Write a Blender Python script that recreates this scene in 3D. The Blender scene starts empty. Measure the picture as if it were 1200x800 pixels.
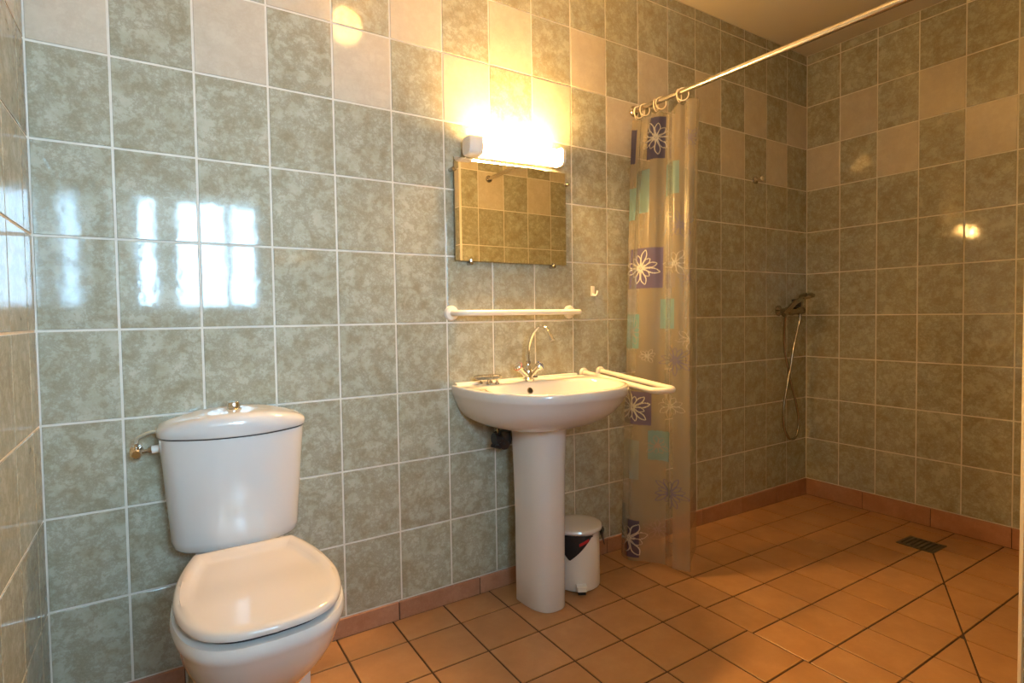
import bpy, bmesh, math, random
from mathutils import Vector, Matrix

random.seed(7)
S = bpy.context.scene
COL = S.collection
PI = math.pi

# ------------------------------------------------------------------ camera
cam_d = bpy.data.cameras.new('camera')
cam = bpy.data.objects.new('camera', cam_d)
COL.objects.link(cam)
cam_d.sensor_width = 36.0
cam_d.sensor_fit = 'HORIZONTAL'
cam_d.lens = 656.925 / 1200 * 36
cam_d.shift_x = -15.0 / 1200
cam_d.shift_y = -7.99 / 1200
cam_d.clip_start = 0.02
yaw, pitch, roll = 0.579684, -0.034117, -0.014100
f = Vector((math.sin(yaw) * math.cos(pitch), math.cos(yaw) * math.cos(pitch), math.sin(pitch)))
r = Vector((math.cos(yaw), -math.sin(yaw), 0))
u = r.cross(f)
r2 = r * math.cos(roll) + u * math.sin(roll)
u2 = -r * math.sin(roll) + u * math.cos(roll)
M = Matrix((r2, u2, -f)).transposed().to_4x4()
M.translation = (0.28883, -1.92266, 1.0909)
cam.matrix_world = M
S.camera = cam

# ------------------------------------------------------------------ world, exposure
wd = bpy.data.worlds.new('world')
S.world = wd
wd.use_nodes = True
wd.node_tree.nodes['Background'].inputs[0].default_value = (0.75, 0.88, 1.0, 1)
wd.node_tree.nodes['Background'].inputs[1].default_value = 1.0
S.view_settings.view_transform = 'Standard'
S.view_settings.look = 'None'
S.view_settings.gamma = 1
S.view_settings.use_curve_mapping = False
S.view_settings.exposure = 0.0
WINDOW_STRENGTH = 62.0
TUBE_STRENGTH = 350.0
GLOBE_STRENGTH = 52.0

# ------------------------------------------------------------------ key dimensions
XL, XR = 0.023, 3.605          # left wall, right (shower) wall
XP, YA = 1.980, -1.4635        # partition corner of the shower alcove
YF = -2.2                      # wall with the window
ZC = 2.624                     # ceiling
ZROW = 1.818                   # lower edge of the chequered rows
XS = 1.953                     # where the sloping shower floor starts


def floor_z(x):
    return 0.0 if x <= XS else -0.032 * (x - XS) / (XR - XS)


# ------------------------------------------------------------------ materials
def new_mat(name):
    m = bpy.data.materials.new(name)
    m.use_nodes = True
    return m, m.node_tree.nodes, m.node_tree.links, m.node_tree.nodes['Principled BSDF']


def plain(name, col, rough=0.4, metal=0.0, coat=0.0, spec=0.5, noise=0.0, nscale=8.0, bump=0.0):
    m, N, L, b = new_mat(name)
    b.inputs['Base Color'].default_value = (*col, 1)
    b.inputs['Roughness'].default_value = rough
    b.inputs['Metallic'].default_value = metal
    b.inputs['Coat Weight'].default_value = coat
    b.inputs['Coat Roughness'].default_value = 0.04
    b.inputs['Specular IOR Level'].default_value = spec
    if noise or bump:
        tc = N.new('ShaderNodeTexCoord')
        n = N.new('ShaderNodeTexNoise')
        n.inputs['Scale'].default_value = nscale
        n.inputs['Detail'].default_value = 4
        L.new(tc.outputs['Object'], n.inputs['Vector'])
        if noise:
            rp = N.new('ShaderNodeValToRGB')
            rp.color_ramp.elements[0].position = 0.3
            rp.color_ramp.elements[1].position = 0.7
            rp.color_ramp.elements[0].color = (*[c * (1 - noise) for c in col], 1)
            rp.color_ramp.elements[1].color = (*[min(1, c * (1 + noise)) for c in col], 1)
            L.new(n.outputs['Fac'], rp.inputs['Fac'])
            L.new(rp.outputs['Color'], b.inputs['Base Color'])
        if bump:
            bp = N.new('ShaderNodeBump')
            bp.inputs['Strength'].default_value = bump
            bp.inputs['Distance'].default_value = 0.01
            L.new(n.outputs['Fac'], bp.inputs['Height'])
            L.new(bp.outputs['Normal'], b.inputs['Normal'])
    return m


def emit(name, col, strength):
    m, N, L, b = new_mat(name)
    b.inputs['Base Color'].default_value = (*col, 1)
    b.inputs['Emission Color'].default_value = (*col, 1)
    b.inputs['Emission Strength'].default_value = strength
    b.inputs['Roughness'].default_value = 0.35
    return m


def tile_mat(name, stops, scale, rough, bump, var, veins=None, bscale=26.0):
    """Marbled ceramic: two noises, the pattern moved per tile by the object's random value."""
    m, N, L, b = new_mat(name)
    tc = N.new('ShaderNodeTexCoord')
    oi = N.new('ShaderNodeObjectInfo')
    mul = N.new('ShaderNodeVectorMath'); mul.operation = 'SCALE'
    comb = N.new('ShaderNodeCombineXYZ')
    for i in range(3):
        mm = N.new('ShaderNodeMath'); mm.operation = 'MULTIPLY'
        mm.inputs[1].default_value = (37.0, 91.0, 53.0)[i]
        L.new(oi.outputs['Random'], mm.inputs[0])
        L.new(mm.outputs[0], comb.inputs[i])
    add = N.new('ShaderNodeVectorMath'); add.operation = 'ADD'
    L.new(tc.outputs['Object'], add.inputs[0])
    L.new(comb.outputs[0], add.inputs[1])
    n1 = N.new('ShaderNodeTexNoise')
    n1.inputs['Scale'].default_value = scale
    n1.inputs['Detail'].default_value = 7
    n1.inputs['Roughness'].default_value = 0.66
    n1.inputs['Distortion'].default_value = 0.0
    L.new(add.outputs[0], n1.inputs['Vector'])
    rp = N.new('ShaderNodeValToRGB')
    el = rp.color_ramp.elements
    el[0].position, el[0].color = stops[0][0], (*stops[0][1], 1)
    el[1].position, el[1].color = stops[-1][0], (*stops[-1][1], 1)
    for p, c in stops[1:-1]:
        e = el.new(p); e.color = (*c, 1)
    L.new(n1.outputs['Fac'], rp.inputs['Fac'])
    out = rp.outputs['Color']
    if veins:
        n2 = N.new('ShaderNodeTexNoise')
        n2.inputs['Scale'].default_value = scale * 0.9
        n2.inputs['Detail'].default_value = 8
        n2.inputs['Roughness'].default_value = 0.78
        n2.inputs['Distortion'].default_value = 0.12
        a2 = N.new('ShaderNodeVectorMath'); a2.operation = 'ADD'
        a2.inputs[1].default_value = (11.3, 4.1, 7.7)
        L.new(add.outputs[0], a2.inputs[0]); L.new(a2.outputs[0], n2.inputs['Vector'])
        r3 = N.new('ShaderNodeValToRGB')
        e = r3.color_ramp.elements
        e[0].position, e[0].color = 0.43, (0, 0, 0, 1)
        e[1].position, e[1].color = 0.57, (0, 0, 0, 1)
        k = e.new(0.50); k.color = (1, 1, 1, 1)
        L.new(n2.outputs['Fac'], r3.inputs['Fac'])
        vm = N.new('ShaderNodeMath'); vm.operation = 'MULTIPLY'; vm.inputs[1].default_value = veins[1]
        L.new(r3.outputs['Color'], vm.inputs[0])
        mx = N.new('ShaderNodeMix'); mx.data_type = 'RGBA'
        mx.inputs['B'].default_value = (*veins[0], 1)
        L.new(vm.outputs[0], mx.inputs['Factor']); L.new(out, mx.inputs['A'])
        out = mx.outputs['Result']
    hsv = N.new('ShaderNodeHueSaturation')
    mr = N.new('ShaderNodeMapRange')
    mr.inputs['To Min'].default_value = 1 - var
    mr.inputs['To Max'].default_value = 1 + var
    L.new(oi.outputs['Random'], mr.inputs['Value'])
    L.new(mr.outputs[0], hsv.inputs['Value'])
    L.new(out, hsv.inputs['Color'])
    L.new(hsv.outputs['Color'], b.inputs['Base Color'])
    b.inputs['Roughness'].default_value = rough
    b.inputs['Specular IOR Level'].default_value = 0.45
    n3 = N.new('ShaderNodeTexNoise')
    n3.inputs['Scale'].default_value = bscale
    n3.inputs['Detail'].default_value = 2
    L.new(add.outputs[0], n3.inputs['Vector'])
    bp = N.new('ShaderNodeBump')
    bp.inputs['Strength'].default_value = bump
    bp.inputs['Distance'].default_value = 0.002
    L.new(n3.outputs['Fac'], bp.inputs['Height'])
    L.new(bp.outputs['Normal'], b.inputs['Normal'])
    return m


M_GREEN = tile_mat('green_marbled_tile', [(0.30, (0.33, 0.295, 0.20)), (0.44, (0.40, 0.385, 0.285)),
                                          (0.56, (0.455, 0.455, 0.36)), (0.70, (0.51, 0.50, 0.40))],
                   17.0, 0.06, 0.09, 0.03, ((0.24, 0.21, 0.135), 0.55))
M_CREAM = tile_mat('cream_marbled_tile', [(0.32, (0.53, 0.47, 0.365)), (0.68, (0.62, 0.565, 0.45))],
                   14.0, 0.08, 0.09, 0.03, ((0.47, 0.39, 0.29), 0.3))
M_FLOOR = tile_mat('beige_terracotta_floor_tile', [(0.28, (0.37, 0.19, 0.082)), (0.5, (0.43, 0.225, 0.098)),
                                                   (0.72, (0.49, 0.27, 0.125))],
                   7.0, 0.36, 0.10, 0.06, ((0.36, 0.175, 0.07), 0.2), 60.0)
M_SKIRT = tile_mat('terracotta_skirting_tile', [(0.28, (0.36, 0.165, 0.085)), (0.72, (0.50, 0.27, 0.17))],
                   9.0, 0.33, 0.10, 0.10, ((0.30, 0.12, 0.06), 0.3), 60.0)
M_GROUT = plain('cream_grout', (0.72, 0.68, 0.59), 0.7, noise=0.08, nscale=20)
M_FGROUT = plain('dark_brown_grout', (0.075, 0.038, 0.020), 0.85, noise=0.2, nscale=30)
M_CEIL = plain('off_white_ceiling_paint', (0.62, 0.56, 0.47), 0.9, noise=0.02, nscale=3)
M_PORC = plain('white_glazed_porcelain', (0.67, 0.655, 0.63), 0.10, coat=0.5)
M_SEAT = plain('ivory_seat_plastic', (0.66, 0.60, 0.535), 0.14, coat=0.3)
M_WPLAS = plain('white_plastic', (0.80, 0.76, 0.70), 0.3)
M_WENAM = plain('white_enamelled_tube', (0.82, 0.76, 0.68), 0.22, coat=0.3)
M_CHROME = plain('chrome', (0.80, 0.79, 0.77), 0.09, metal=1.0)
M_DCHROME = plain('worn_chrome', (0.50, 0.47, 0.43), 0.22, metal=1.0)
M_SHOWER = plain('dull_shower_chrome', (0.40, 0.37, 0.34), 0.14, metal=1.0)
M_STEEL = plain('brushed_steel_rod', (0.62, 0.58, 0.53), 0.26, metal=1.0)
M_BLACK = plain('black_plastic', (0.012, 0.012, 0.014), 0.35)
M_GAP = plain('gap_shade_and_dark_rubber', (0.02, 0.02, 0.022), 0.6)  # shade colour for the seat gap, shared with small dark parts
M_MIRROR = plain('mirror_glass', (0.86, 0.87, 0.85), 0.006, metal=1.0)
M_MEDGE = plain('mirror_edge', (0.16, 0.17, 0.14), 0.3)
M_TUBE = emit('lit_tube_diffuser', (1.0, 0.56, 0.17), TUBE_STRENGTH)
M_GLOBE = emit('lit_opal_globe', (1.0, 0.53, 0.14), GLOBE_STRENGTH)
M_PANE = emit('daylit_frosted_pane', (0.42, 0.72, 1.0), WINDOW_STRENGTH)
M_WFRAME = plain('white_window_frame', (0.75, 0.73, 0.70), 0.35)
M_TRIM = plain('cream_corner_trim', (0.72, 0.64, 0.52), 0.3)
M_DRAIN = plain('tarnished_drain_metal', (0.20, 0.185, 0.155), 0.45, metal=0.8)
M_LINER = plain('black_bin_liner', (0.015, 0.018, 0.024), 0.35, bump=0.5, nscale=40)
M_RED = plain('red_print', (0.45, 0.02, 0.03), 0.4)
M_REDCAP = plain('red_ring', (0.5, 0.10, 0.06), 0.35)
M_BLUECAP = plain('blue_ring', (0.06, 0.10, 0.35), 0.35)
M_HOSE = plain('braided_hose', (0.60, 0.58, 0.46), 0.3, metal=0.5)
M_RING = plain('ivory_curtain_ring', (0.82, 0.72, 0.55), 0.3)


def clear_plastic():
    m, N, L, b = new_mat('clear_soap_dish_plastic')
    b.inputs['Base Color'].default_value = (0.9, 0.92, 0.9, 1)
    b.inputs['Roughness'].default_value = 0.05
    b.inputs['Transmission Weight'].default_value = 0.9
    b.inputs['IOR'].default_value = 1.3
    return m


M_CLEAR = clear_plastic()


def curtain_mat():
    """Frosted see-through film; print colour and coverage come from the vertex attribute 'print'."""
    m, N, L, b = new_mat('printed_frosted_film')
    out = N['Material Output']
    at = N.new('ShaderNodeAttribute'); at.attribute_name = 'print'
    base = N.new('ShaderNodeMix'); base.data_type = 'RGBA'
    base.inputs['A'].default_value = (0.52, 0.46, 0.37, 1)
    L.new(at.outputs['Alpha'], base.inputs['Factor'])
    L.new(at.outputs['Color'], base.inputs['B'])
    dif = N.new('ShaderNodeBsdfDiffuse')
    trl = N.new('ShaderNodeBsdfTranslucent')
    L.new(base.outputs['Result'], dif.inputs['Color'])
    L.new(base.outputs['Result'], trl.inputs['Color'])
    m1 = N.new('ShaderNodeMixShader'); m1.inputs[0].default_value = 0.42
    L.new(dif.outputs[0], m1.inputs[1]); L.new(trl.outputs[0], m1.inputs[2])
    tr = N.new('ShaderNodeBsdfTransparent')
    tr.inputs['Color'].default_value = (0.97, 0.95, 0.92, 1)
    # clear film lets half through, print a little
    op = N.new('ShaderNodeMapRange')
    op.inputs['To Min'].default_value = 0.42
    op.inputs['To Max'].default_value = 0.86
    L.new(at.outputs['Alpha'], op.inputs['Value'])
    m2 = N.new('ShaderNodeMixShader')
    L.new(op.outputs[0], m2.inputs[0]); L.new(tr.outputs[0], m2.inputs[1]); L.new(m1.outputs[0], m2.inputs[2])
    gl = N.new('ShaderNodeBsdfGlossy')
    gl.inputs['Roughness'].default_value = 0.22
    lw = N.new('ShaderNodeLayerWeight'); lw.inputs['Blend'].default_value = 0.25
    sc = N.new('ShaderNodeMath'); sc.operation = 'MULTIPLY'; sc.inputs[1].default_value = 0.5
    L.new(lw.outputs['Fresnel'], sc.inputs[0])
    m3 = N.new('ShaderNodeMixShader')
    L.new(sc.outputs[0], m3.inputs[0]); L.new(m2.outputs[0], m3.inputs[1]); L.new(gl.outputs[0], m3.inputs[2])
    L.new(m3.outputs[0], out.inputs['Surface'])
    N.remove(b)
    return m


M_CURTAIN = curtain_mat()


# ------------------------------------------------------------------ mesh helpers
def link_mesh(name, me, mat, parent=None, smooth=None):
    if mat is not None and not me.materials:
        me.materials.append(mat)
    if smooth is not None:
        me.shade_smooth()
        me.set_sharp_from_angle(angle=math.radians(smooth))
    o = bpy.data.objects.new(name, me)
    COL.objects.link(o)
    if parent is not None:
        o.parent = parent
        o.matrix_parent_inverse = parent.matrix_basis.inverted()
    return o


def obj(name, bm, mat, parent=None, smooth=40):
    me = bpy.data.meshes.new(name)
    bmesh.ops.recalc_face_normals(bm, faces=bm.faces[:])
    bm.to_mesh(me)
    bm.free()
    return link_mesh(name, me, mat, parent, smooth)


def tag(o, label=None, cat=None, group=None, kind=None):
    if label: o['label'] = label
    if cat: o['category'] = cat
    if group: o['group'] = group
    if kind: o['kind'] = kind
    return o


def thing(name, label, cat, loc=(0, 0, 0), group=None):
    o = bpy.data.objects.new(name, None)
    o.empty_display_size = 0.05
    o.location = loc
    COL.objects.link(o)
    return tag(o, label, cat, group)


def box(bm, x0, x1, y0, y1, z0, z1, bev=0.0):
    vs = [bm.verts.new(p) for p in [(x0, y0, z0), (x1, y0, z0), (x1, y1, z0), (x0, y1, z0),
                                    (x0, y0, z1), (x1, y0, z1), (x1, y1, z1), (x0, y1, z1)]]
    fs = [bm.faces.new([vs[i] for i in q]) for q in
          [(0, 3, 2, 1), (4, 5, 6, 7), (0, 1, 5, 4), (1, 2, 6, 5), (2, 3, 7, 6), (3, 0, 4, 7)]]
    if bev:
        es = list({e for fc in fs for e in fc.edges})
        bmesh.ops.bevel(bm, geom=es, offset=bev, segments=2, profile=0.6, affect='EDGES')
    return bm


def loft(bm, rings, closed=True, cap0=True, cap1=True):
    R = [[bm.verts.new(p) for p in ring] for ring in rings]
    n = len(R[0])
    for a, b in zip(R, R[1:]):
        for i in range(n if closed else n - 1):
            j = (i + 1) % n
            bm.faces.new([a[i], a[j], b[j], b[i]])
    if cap0: bm.faces.new(list(reversed(R[0])))
    if cap1: bm.faces.new(R[-1])
    return R


def fan(bm, ring, c):
    v = bm.verts.new(c)
    n = len(ring)
    for i in range(n):
        bm.faces.new([ring[i], ring[(i + 1) % n], v])


def tube(bm, pts, rad, seg=12, cap=True, closed=False):
    """Sweep a circle along pts with parallel transport; rad is a number or one per point."""
    P = [Vector(p) for p in pts]
    n = len(P)
    rs = rad if isinstance(rad, (list, tuple)) else [rad] * n
    T = []
    for i in range(n):
        if closed: t = P[(i + 1) % n] - P[i - 1]
        else: t = P[min(i + 1, n - 1)] - P[max(i - 1, 0)]
        T.append(t.normalized())
    ref = Vector((0, 0, 1)) if abs(T[0].z) < 0.9 else Vector((1, 0, 0))
    nx = T[0].cross(ref).normalized()
    rings = []
    for i in range(n):
        if i:
            nx = (nx - T[i] * nx.dot(T[i])).normalized()
        ny = T[i].cross(nx)
        rings.append([P[i] + (nx * math.cos(2 * PI * k / seg) + ny * math.sin(2 * PI * k / seg)) * rs[i] for k in range(seg)])
    if closed:
        rings.append(rings[0])
        R = [[bm.verts.new(p) for p in ring] for ring in rings[:-1]]
        for i in range(n):
            a, b = R[i], R[(i + 1) % n]
            for k in range(seg):
                j = (k + 1) % seg
                bm.faces.new([a[k], a[j], b[j], b[k]])
    else:
        loft(bm, rings, True, cap, cap)
    return bm


def spin(bm, prof, org, axis, seg=24):
    """Lathe: prof is [(radius, height)] along axis from org."""
    a = Vector(axis).normalized()
    ref = Vector((0, 0, 1)) if abs(a.z) < 0.9 else Vector((1, 0, 0))
    nx = a.cross(ref).normalized(); ny = a.cross(nx)
    o = Vector(org)
    rings = [[o + a * h + (nx * math.cos(2 * PI * k / seg) + ny * math.sin(2 * PI * k / seg)) * max(rr, 1e-4)
              for k in range(seg)] for rr, h in prof]
    loft(bm, rings)
    return bm


def smooth_path(pts, n=8, closed=False):
    """Catmull-Rom through pts."""
    P = [Vector(p) for p in pts]
    out = []
    m = len(P)
    for i in range(m if closed else m - 1):
        if closed: p0, p1, p2, p3 = P[i - 1], P[i], P[(i + 1) % m], P[(i + 2) % m]
        else: p0, p1, p2, p3 = P[max(i - 1, 0)], P[i], P[i + 1], P[min(i + 2, m - 1)]
        for k in range(n):
            t = k / n
            out.append(0.5 * ((2 * p1) + (p2 - p0) * t + (2 * p0 - 5 * p1 + 4 * p2 - p3) * t * t + (3 * p1 - p0 - 3 * p2 + p3) * t ** 3))
    if not closed: out.append(P[-1])
    return out


def sstep(a, b, x):
    t = min(1, max(0, (x - a) / (b - a)))
    return t * t * (3 - 2 * t)


# ------------------------------------------------------------------ tiled walls
GAP = 0.0062
_tile_cache = {}


def tile_mesh(w, h, mat, th=0.0045):
    key = (round(w, 4), round(h, 4), mat.name)
    if key in _tile_cache: return _tile_cache[key]
    me = bpy.data.meshes.new('tile')
    hw, hh = w / 2, h / 2
    rings = []
    for inset, y in ((0, th), (0, 0.0012), (0.0005, 0.0004), (0.0015, 0.0)):
        a, b = hw - inset, hh - inset
        rings.append([(-a, y, -b), (a, y, -b), (a, y, b), (-a, y, b)])
    V = [p for ring in rings for p in ring]
    F = []
    for k in range(3):
        for i in range(4):
            j = (i + 1) % 4
            F.append((k * 4 + i, k * 4 + j, (k + 1) * 4 + j, (k + 1) * 4 + i))
    F.append((12, 13, 14, 15))
    me.from_pydata(V, [], F)
    me.materials.append(mat)
    _tile_cache[key] = me
    return me


def tile_wall(parent, origin, udir, back, ulines, zlines, matfn, hole=None, name='tile'):
    """Tiles between consecutive ulines / zlines on the plane origin + u*udir; front faces away from 'back'."""
    U, Bk = Vector(udir), Vector(back)
    rot = Matrix((U, Bk, Vector((0, 0, 1)))).transposed().to_4x4()
    for ci, (a0, a1) in enumerate(zip(ulines, ulines[1:])):
        for ri, (z0, z1) in enumerate(zip(zlines, zlines[1:])):
            rects = [(a0, a1, z0, z1)]
            if hole:
                h0, h1, k0, k1 = hole
                if a0 < h1 and a1 > h0 and z0 < k1 and z1 > k0:
                    rects = []
                    if a0 < h0: rects.append((a0, h0, z0, z1))
                    if a1 > h1: rects.append((h1, a1, z0, z1))
                    c0, c1 = max(a0, h0), min(a1, h1)
                    if z0 < k0: rects.append((c0, c1, z0, k0))
                    if z1 > k1: rects.append((c0, c1, k1, z1))
            for b0, b1, w0, w1 in rects:
                if b1 - b0 < 0.012 or w1 - w0 < 0.012: continue
                me = tile_mesh(b1 - b0 - GAP, w1 - w0 - GAP, matfn(ci, ri))
                o = bpy.data.objects.new(name, me)
                m = rot.copy()
                m.translation = Vector(origin) + U * ((b0 + b1) / 2) + Vector((0, 0, (w0 + w1) / 2))
                o.matrix_world = m
                COL.objects.link(o)
                o.parent = parent


def slab(name, x0, x1, y0, y1, z0, z1, mat):
    bm = bmesh.new()
    box(bm, x0, x1, y0, y1, z0, z1)
    return tag(obj(name, bm, mat, None, None), kind='structure')


RZ = 0.25
ZL = [ZROW - 0.25 * k for k in range(7, -1, -1)] + [ZROW + 0.25, ZROW + 0.5, ZROW + 0.75, ZC]   # 0.068 .. ceiling
ZLB = [0.0] + ZL
# row index in ZL: 7 = lower chequered row, 8 = upper one


def chequer(parity, off=0):
    def fn(ci, ri):
        ri -= off
        c = ci + parity
        if ri == 7 and c % 2 == 0: return M_CREAM
        if ri == 8 and c % 2 == 1: return M_CREAM
        return M_GREEN
    return fn


REC = 0.0024     # joints lie this deep behind the tile faces
wb = slab('wall_back', XL - 0.12, XR + 0.12, REC, 0.12, -0.15, ZC + 0.05, M_GROUT)
wr = slab('wall_right', XR + REC, XR + 0.12, YA - 0.12, REC, -0.15, ZC + 0.05, M_GROUT)
wl = slab('wall_left', XL - 0.12, XL - REC, YF - 0.12, REC, -0.15, ZC + 0.05, M_GROUT)
wa = slab('wall_alcove', XP + REC, XR + REC, YF - 0.12, YA - REC, -0.15, ZC + 0.05, M_GROUT)

WX0, WX1, WZ0, WZ1 = 0.06, 0.865, 1.16, 1.88      # window opening
VX0, VX1, VZ0, VZ1 = 0.06, 1.02, 1.16, 2.08       # deep unseen recess added behind it to keep daylight off the basin side
bm = bmesh.new()
for a in ((XL - 0.12, WX0, -0.15, ZC + 0.05), (WX1, XP + REC, -0.15, ZC + 0.05), (WX0, WX1, -0.15, WZ0), (WX0, WX1, WZ1, ZC + 0.05)):
    box(bm, a[0], a[1], YF - 0.12, YF - REC, a[2], a[3])
wf = tag(obj('wall_front', bm, M_GROUT, None, None), kind='structure')

bm = bmesh.new()
for a in ((VX0 - 0.1, VX0, VZ0 - 0.1, VZ1 + 0.1), (VX1, VX1 + 0.1, VZ0 - 0.1, VZ1 + 0.1), (VX0, VX1, VZ0 - 0.1, VZ0), (VX0, VX1, VZ1, VZ1 + 0.1)):
    box(bm, a[0], a[1], YF - 0.95, YF - 0.1205, a[2], a[3])
tag(obj('wall_added_daylight_recess', bm, M_CEIL, None, None), kind='structure')

back_u = [XL] + [0.2 * i for i in range(1, 18)] + [XR]
tile_wall(wb, (0, 0, 0), (1, 0, 0), (0, 1, 0), back_u, ZL, chequer(0))
# behind the toilet the skirting is left out and the tiles run down
tile_wall(wb, (0, 0, 0), (1, 0, 0), (0, 1, 0), [0.330, 0.400, 0.600, 0.655], [0.002, ZL[0]], lambda c, q: M_GREEN)
right_u = [0.0, 0.1962] + [0.1962 + 0.2 * i for i in range(1, 7)] + [-YA]
tile_wall(wr, (XR, 0, 0), (0, -1, 0), (1, 0, 0), right_u, ZL, chequer(0))
left_u = [-2.2, -2.1] + [-2.1 + 0.2 * i for i in range(1, 11)] + [0.0]
tile_wall(wl, (XL, 0, 0), (0, 1, 0), (-1, 0, 0), left_u, ZL, chequer(0))
alc_u = [-XR, -3.518] + [-3.518 + 0.2 * i for i in range(1, 8)] + [-XP - 0.009]
tile_wall(wa, (0, YA, 0), (-1, 0, 0), (0, -1, 0), alc_u, ZL, chequer(1))
part_u = [-YA + 0.009, -YA + 0.2, -YA + 0.4, -YA + 0.6, 2.2]
tile_wall(wa, (XP, 0, 0), (0, -1, 0), (1, 0, 0), part_u, ZL, chequer(0))
front_u = [-XP] + [-1.9 + 0.2 * i for i in range(0, 10)] + [-XL]
tile_wall(wf, (0, YF, 0), (-1, 0, 0), (0, -1, 0), front_u, ZL, chequer(1), hole=(-WX1, -WX0, WZ0, WZ1))

slab('ceiling', XL - 0.12, XR + 0.12, YF - 0.12, 0.12, ZC, ZC + 0.08, M_CEIL)

# rounded trim on the alcove corner
bm = bmesh.new()
q = [(XP - 0.0005, YA - 0.009), (XP + 0.0006, YA - 0.0035), (XP + 0.0035, YA - 0.0006), (XP + 0.009, YA + 0.0005),
     (XP + 0.009, YA - 0.006), (XP + 0.006, YA - 0.009)]
loft(bm, [[(x, y, z) for x, y in q] for z in (0.0, ZC - 0.001)])
tag(obj('trim_1', bm, M_TRIM, None, 50), kind='structure')

# window with three lit panes
win = bpy.data.objects.new('window_1', None)
win.location = ((WX0 + WX1) / 2, YF, WZ0)
COL.objects.link(win)
tag(win, kind='structure')
bm = bmesh.new()
fy0, fy1 = YF - 0.86, YF - 0.805
panes = [(0.200, 0.285), (0.441, 0.742), (0.797, 0.951)]
zb, zt = 1.207, 1.968
xs = [VX0 + 0.002]
for a, b2 in panes: xs += [a, b2]
xs.append(VX1 - 0.002)
for k in range(0, len(xs), 2):
    box(bm, xs[k], xs[k + 1], fy0, fy1, VZ0 + 0.002, VZ1 - 0.002)
for a, b2 in panes:
    box(bm, a, b2, fy0, fy1, VZ0 + 0.002, zb)
    box(bm, a, b2, fy0, fy1, zt, VZ1 - 0.002)
obj('frame', bm, M_WFRAME, win, None)
for a, b2 in panes:
    bm = bmesh.new()
    box(bm, a + 0.0005, b2 - 0.0005, fy0 + 0.02, fy0 + 0.028, zb + 0.0005, zt - 0.0005)
    obj('pane', bm, M_PANE, win, None)


# ------------------------------------------------------------------ floor
def clip_poly(poly, a, b, c):
    """Keep the part with a*x + b*y >= c."""
    out = []
    for i in range(len(poly)):
        p, q2 = poly[i], poly[(i + 1) % len(poly)]
        dp, dq = a * p[0] + b * p[1] - c, a * q2[0] + b * q2[1] - c
        if dp >= 0: out.append(p)
        if dp * dq < 0:
            t = dp / (dp - dq)
            out.append((p[0] + (q2[0] - p[0]) * t, p[1] + (q2[1] - p[1]) * t))
    return out


def poly_tile(name, poly, zfn, mat, parent, inset=0.0032, bev=0.0012, depth=0.012):
    def off(P, d):
        n = len(P); lines = []
        for i in range(n):
            p, q2 = Vector(P[i]), Vector(P[(i + 1) % n])
            e = (q2 - p).normalized(); nn = Vector((-e.y, e.x))
            lines.append((p + nn * d, e))
        R = []
        for i in range(n):
            (p, e), (p2, e2) = lines[i - 1], lines[i]
            den = e.x * e2.y - e.y * e2.x
            if abs(den) < 1e-6: R.append((p2.x, p2.y)); continue
            w = p2 - p
            t = (w.x * e2.y - w.y * e2.x) / den
            R.append(tuple(p + e * t))
        return R
    area = sum(poly[i][0] * poly[(i + 1) % len(poly)][1] - poly[(i + 1) % len(poly)][0] * poly[i][1] for i in range(len(poly))) / 2
    if area < 0: poly = poly[::-1]; area = -area
    if area < 0.0012: return
    cx = sum(p[0] for p in poly) / len(poly); cy = sum(p[1] for p in poly) / len(poly); cz = zfn(cx)
    a, b = off(poly, inset), off(poly, inset + bev)
    bm = bmesh.new()
    loft(bm, [[(x - cx, y - cy, zfn(x) - cz - depth) for x, y in a], [(x - cx, y - cy, zfn(x) - cz - bev * 0.7) for x, y in a],
              [(x - cx, y - cy, zfn(x) - cz) for x, y in b]], True, False, True)
    o = obj(name, bm, mat, None, None)
    o.location = (cx, cy, cz)
    o.parent = parent


bm = bmesh.new()
box(bm, XL - 0.05, XS, YF - 0.05, 0.05, -0.10, -0.003)
rg = [[(x, YF - 0.05, -0.12), (x, 0.05, -0.12), (x, 0.05, floor_z(x) - 0.003), (x, YF - 0.05, floor_z(x) - 0.003)] for x in (XS, XR + 0.05)]
loft(bm, rg)
floor = tag(obj('floor', bm, M_FGROUT, None, None), kind='structure')
mx = sorted([0.9632 + 0.19807 * i for i in range(-4, 6)] + [XL])
my = sorted([0.0] + [-0.148 - 0.2013 * j for j in range(0, 11)] + [YF])
for x0, x1 in zip(mx, mx[1:]):
    for y0, y1 in zip(my, my[1:]):
        if y1 - y0 < 0.02: continue
        poly_tile('floor_tile', [(x0, y0), (x1, y0), (x1, y1), (x0, y1)], lambda x: 0.0, M_FLOOR, floor)
sx = [XS] + [2.115 + 0.2 * i for i in range(0, 8)] + [XR]
sy = sorted([0.0] + [-0.180 - 0.1975 * j for j in range(0, 7)] + [YA])
# the fall towards the drain is cut along one diagonal: from the drain's front corner to the partition
fa, fb = Vector((3.225, -0.825)), Vector((2.315, -1.285))
fd = (fb - fa).normalized(); fn = Vector((-fd.y, fd.x)); fc = fn.dot(fa)
for x0, x1 in zip(sx, sx[1:]):
    for y0, y1 in zip(sy, sy[1:]):
        if y1 - y0 < 0.02: continue
        P = [(x0, y0), (x1, y0), (x1, y1), (x0, y1)]
        if x0 > 3.2:
            poly_tile('floor_tile', P, floor_z, M_FLOOR, floor); continue
        A, B = clip_poly(P, fn.x, fn.y, fc), clip_poly(P, -fn.x, -fn.y, -fc)
        for Q in (A, B):
            if len(Q) >= 3: poly_tile('floor_tile', Q, floor_z, M_FLOOR, floor, inset=0.0032)


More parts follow.
